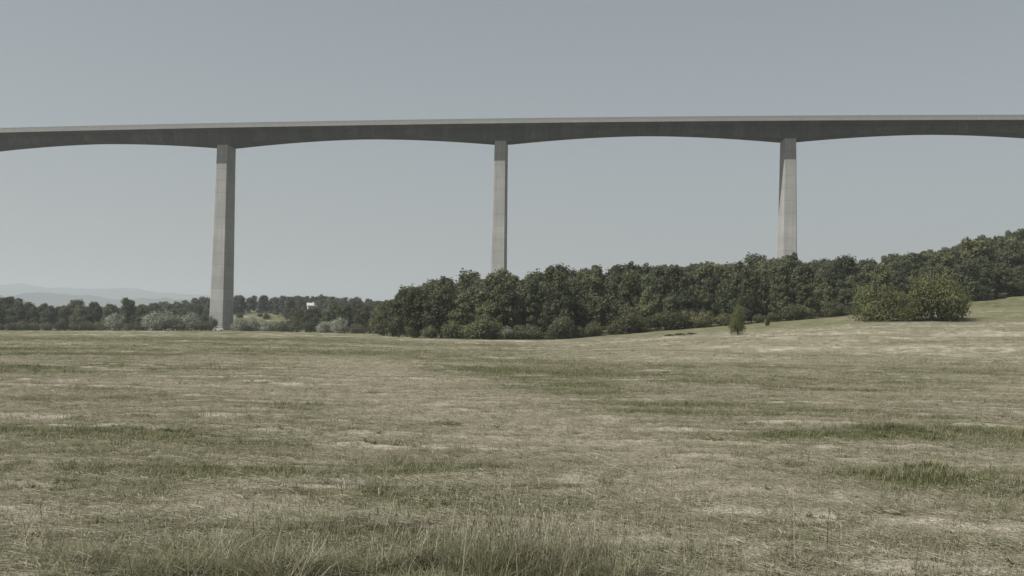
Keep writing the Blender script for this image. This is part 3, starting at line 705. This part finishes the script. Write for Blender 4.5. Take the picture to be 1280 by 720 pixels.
def house(px, Y, w, d, h, rz, wallm, label):
    X = X_of(px, Y); e = empty('house', (X, Y, float(base_z(X, Y)) - .3), rz); tag(e, label, 'house', 'two houses on the far hill')
    mb = MB(); mb.box(-w / 2, w / 2, -d / 2, d / 2, 0, h); mb.add([(-w / 2, -d / 2, h), (-w / 2, d / 2, h), (-w / 2, 0, h + d * .3), (w / 2, -d / 2, h), (w / 2, d / 2, h), (w / 2, 0, h + d * .3)], [(0, 2, 1), (3, 4, 5)]); mb.build('wall', wallm, e)
    mb = MB(); o_ = .5; k = .6
    for sy in (-1, 1):
        a = [(-w / 2 - o_, sy * (d / 2 + o_), h - o_ * k + .05), (w / 2 + o_, sy * (d / 2 + o_), h - o_ * k + .05), (w / 2 + o_, 0, h + d * .3 + .05), (-w / 2 - o_, 0, h + d * .3 + .05)]
        b = [(x, y, z + .2) for x, y, z in a]; mb.add(a + b, [(0, 1, 2, 3), (7, 6, 5, 4), (0, 4, 5, 1), (1, 5, 6, 2), (3, 2, 6, 7), (0, 3, 7, 4)])
    rf = mb.build('roof', M_roof, e); mb = MB(); mb.box(.8, 1.4, .4, 1.0, h + .8, h + d * .3 + 1.1); mb.build('chimney', wallm, rf)
    for q in (-.28, .12):
        mb = MB(); mb.box(w * q, w * q + 1.0, -d / 2 - .03, -d / 2 + .02, 1.2, 2.4); mb.build('window', M_glass, e)
house(390, 708, 5.5, 5, 3.8, .25, M_plas, 'small white house on the far wooded hill, brighter of the two')
house(403, 712, 4.6, 5, 3.2, -.1, M_plas2, 'duller pale house half hidden by trees on the far hill')

# ------------------------------------------------------------------ mountains
t = NT('mountain woods'); co = t.n('ShaderNodeTexCoord').outputs['Object']
t.principled(t.ramp(t.noise(co, .004, 6, .65), [(.4, (.030, .045, .045)), (.6, (.055, .072, .064))]), 1, .05); M_mt = t.m
def ridge(name, prof, Y, depth, seed):
    pxs = np.arange(-420, 760, 4.0); V = []; rows_ = 9
    for v in range(rows_):
        u = (v / (rows_ - 1)) * 2 - 1; yy = Y + u * depth
        for p in pxs:
            top = (yh(p) - interp(prof, p)) / F * Y + CAMZ + (fbm(np.array(p / 14.), np.array(u * 1.5), seed, 4) - .5) * (.0045 * Y)
            z = -30 + (max(top, -20) + 30) * math.cos(u * math.pi / 2) ** .8 if abs(u) < 1 else -30
            V.append((X_of(p, Y), yy, z))
    n = len(pxs); Fq = [(r * n + c, r * n + c + 1, (r + 1) * n + c + 1, (r + 1) * n + c) for r in range(rows_ - 1) for c in range(n - 1)]
    o = obj(name, mesh_from(name, V, np.array(Fq), M_mt, True)); tag(o, kind='structure')
ridge('mountains', [(-420, 368), (-200, 362), (-60, 357), (0, 357), (28, 356), (60, 359.5), (100, 361.5), (130, 361), (155, 359.5), (175, 361), (200, 366), (230, 368), (265, 370), (290, 371), (330, 374), (400, 382), (500, 392), (760, 414)], 9000, 1500, 5)
ridge('hills', [(-420, 372), (-100, 370), (0, 374), (38, 369), (50, 364.5), (62, 366.5), (95, 370.5), (112, 368.5), (130, 371), (160, 375), (185, 374), (205, 372.5), (225, 374), (250, 377), (300, 382), (400, 392), (760, 416)], 5600, 800, 9)

# ------------------------------------------------------------------ air
mb = MB(); mb.box(-13000, 13000, -3000, 12500, -45, 420)
hm = bpy.data.materials.new('haze'); hm.use_nodes = True; hm.node_tree.nodes.clear()
ho = hm.node_tree.nodes.new('ShaderNodeOutputMaterial'); pv = hm.node_tree.nodes.new('ShaderNodeVolumePrincipled')
pv.inputs['Color'].default_value = (.78, .83, .88, 1); pv.inputs['Density'].default_value = .00019; pv.inputs['Anisotropy'].default_value = .2
hm.node_tree.links.new(pv.outputs[0], ho.inputs['Volume'])
hz_o = mb.build('haze', hm); tag(hz_o, 'thin pale haze over the valley', 'haze', kind='stuff'); hz_o.display_type = 'WIRE'

# ------------------------------------------------------------------ light
EL = math.radians(49); AZ = math.radians(61)
sd = Vector((-math.sin(AZ) * math.cos(EL), -math.cos(AZ) * math.cos(EL), math.sin(EL)))
sl = bpy.data.lights.new('sun', 'SUN'); sl.energy = 5.0; sl.angle = math.radians(.53); sl.color = (1, .965, .91)
so = bpy.data.objects.new('sun', sl); COL.objects.link(so); so.rotation_euler = sd.to_track_quat('Z', 'Y').to_euler(); so.location = (0, 0, 200)
w = bpy.data.worlds.new('World'); S.world = w; w.use_nodes = True; nt_ = w.node_tree; nt_.nodes.clear()
sk = nt_.nodes.new('ShaderNodeTexSky'); sk.sky_type = 'NISHITA'; sk.sun_disc = False; sk.sun_elevation = EL
sk.sun_rotation = math.atan2(sd.x, sd.y); sk.air_density = 1.0; sk.dust_density = 2.2; sk.ozone_density = 1.0; sk.altitude = 100
hs = nt_.nodes.new('ShaderNodeHueSaturation'); hs.inputs['Saturation'].default_value = .54; hs.inputs['Hue'].default_value = .483
bg = nt_.nodes.new('ShaderNodeBackground'); bg.inputs[1].default_value = .105; wo = nt_.nodes.new('ShaderNodeOutputWorld')
nt_.links.new(sk.outputs[0], hs.inputs['Color']); gm = nt_.nodes.new('ShaderNodeGamma'); gm.inputs[1].default_value = .72; nt_.links.new(hs.outputs[0], gm.inputs[0]); nt_.links.new(gm.outputs[0], bg.inputs[0]); nt_.links.new(bg.outputs[0], wo.inputs[0])
S.view_settings.view_transform = 'Standard'; S.view_settings.look = 'None'; S.view_settings.gamma = 1; S.view_settings.exposure = 0.25
S.render.engine = 'CYCLES'; S.cycles.use_denoising = True; S.cycles.max_bounces = 8; S.cycles.diffuse_bounces = 3; S.cycles.transmission_bounces = 4; S.cycles.volume_bounces = 1
S.cycles.filter_width = 1.5
try: S.cycles.denoiser = 'OPENIMAGEDENOISE'
except Exception: pass
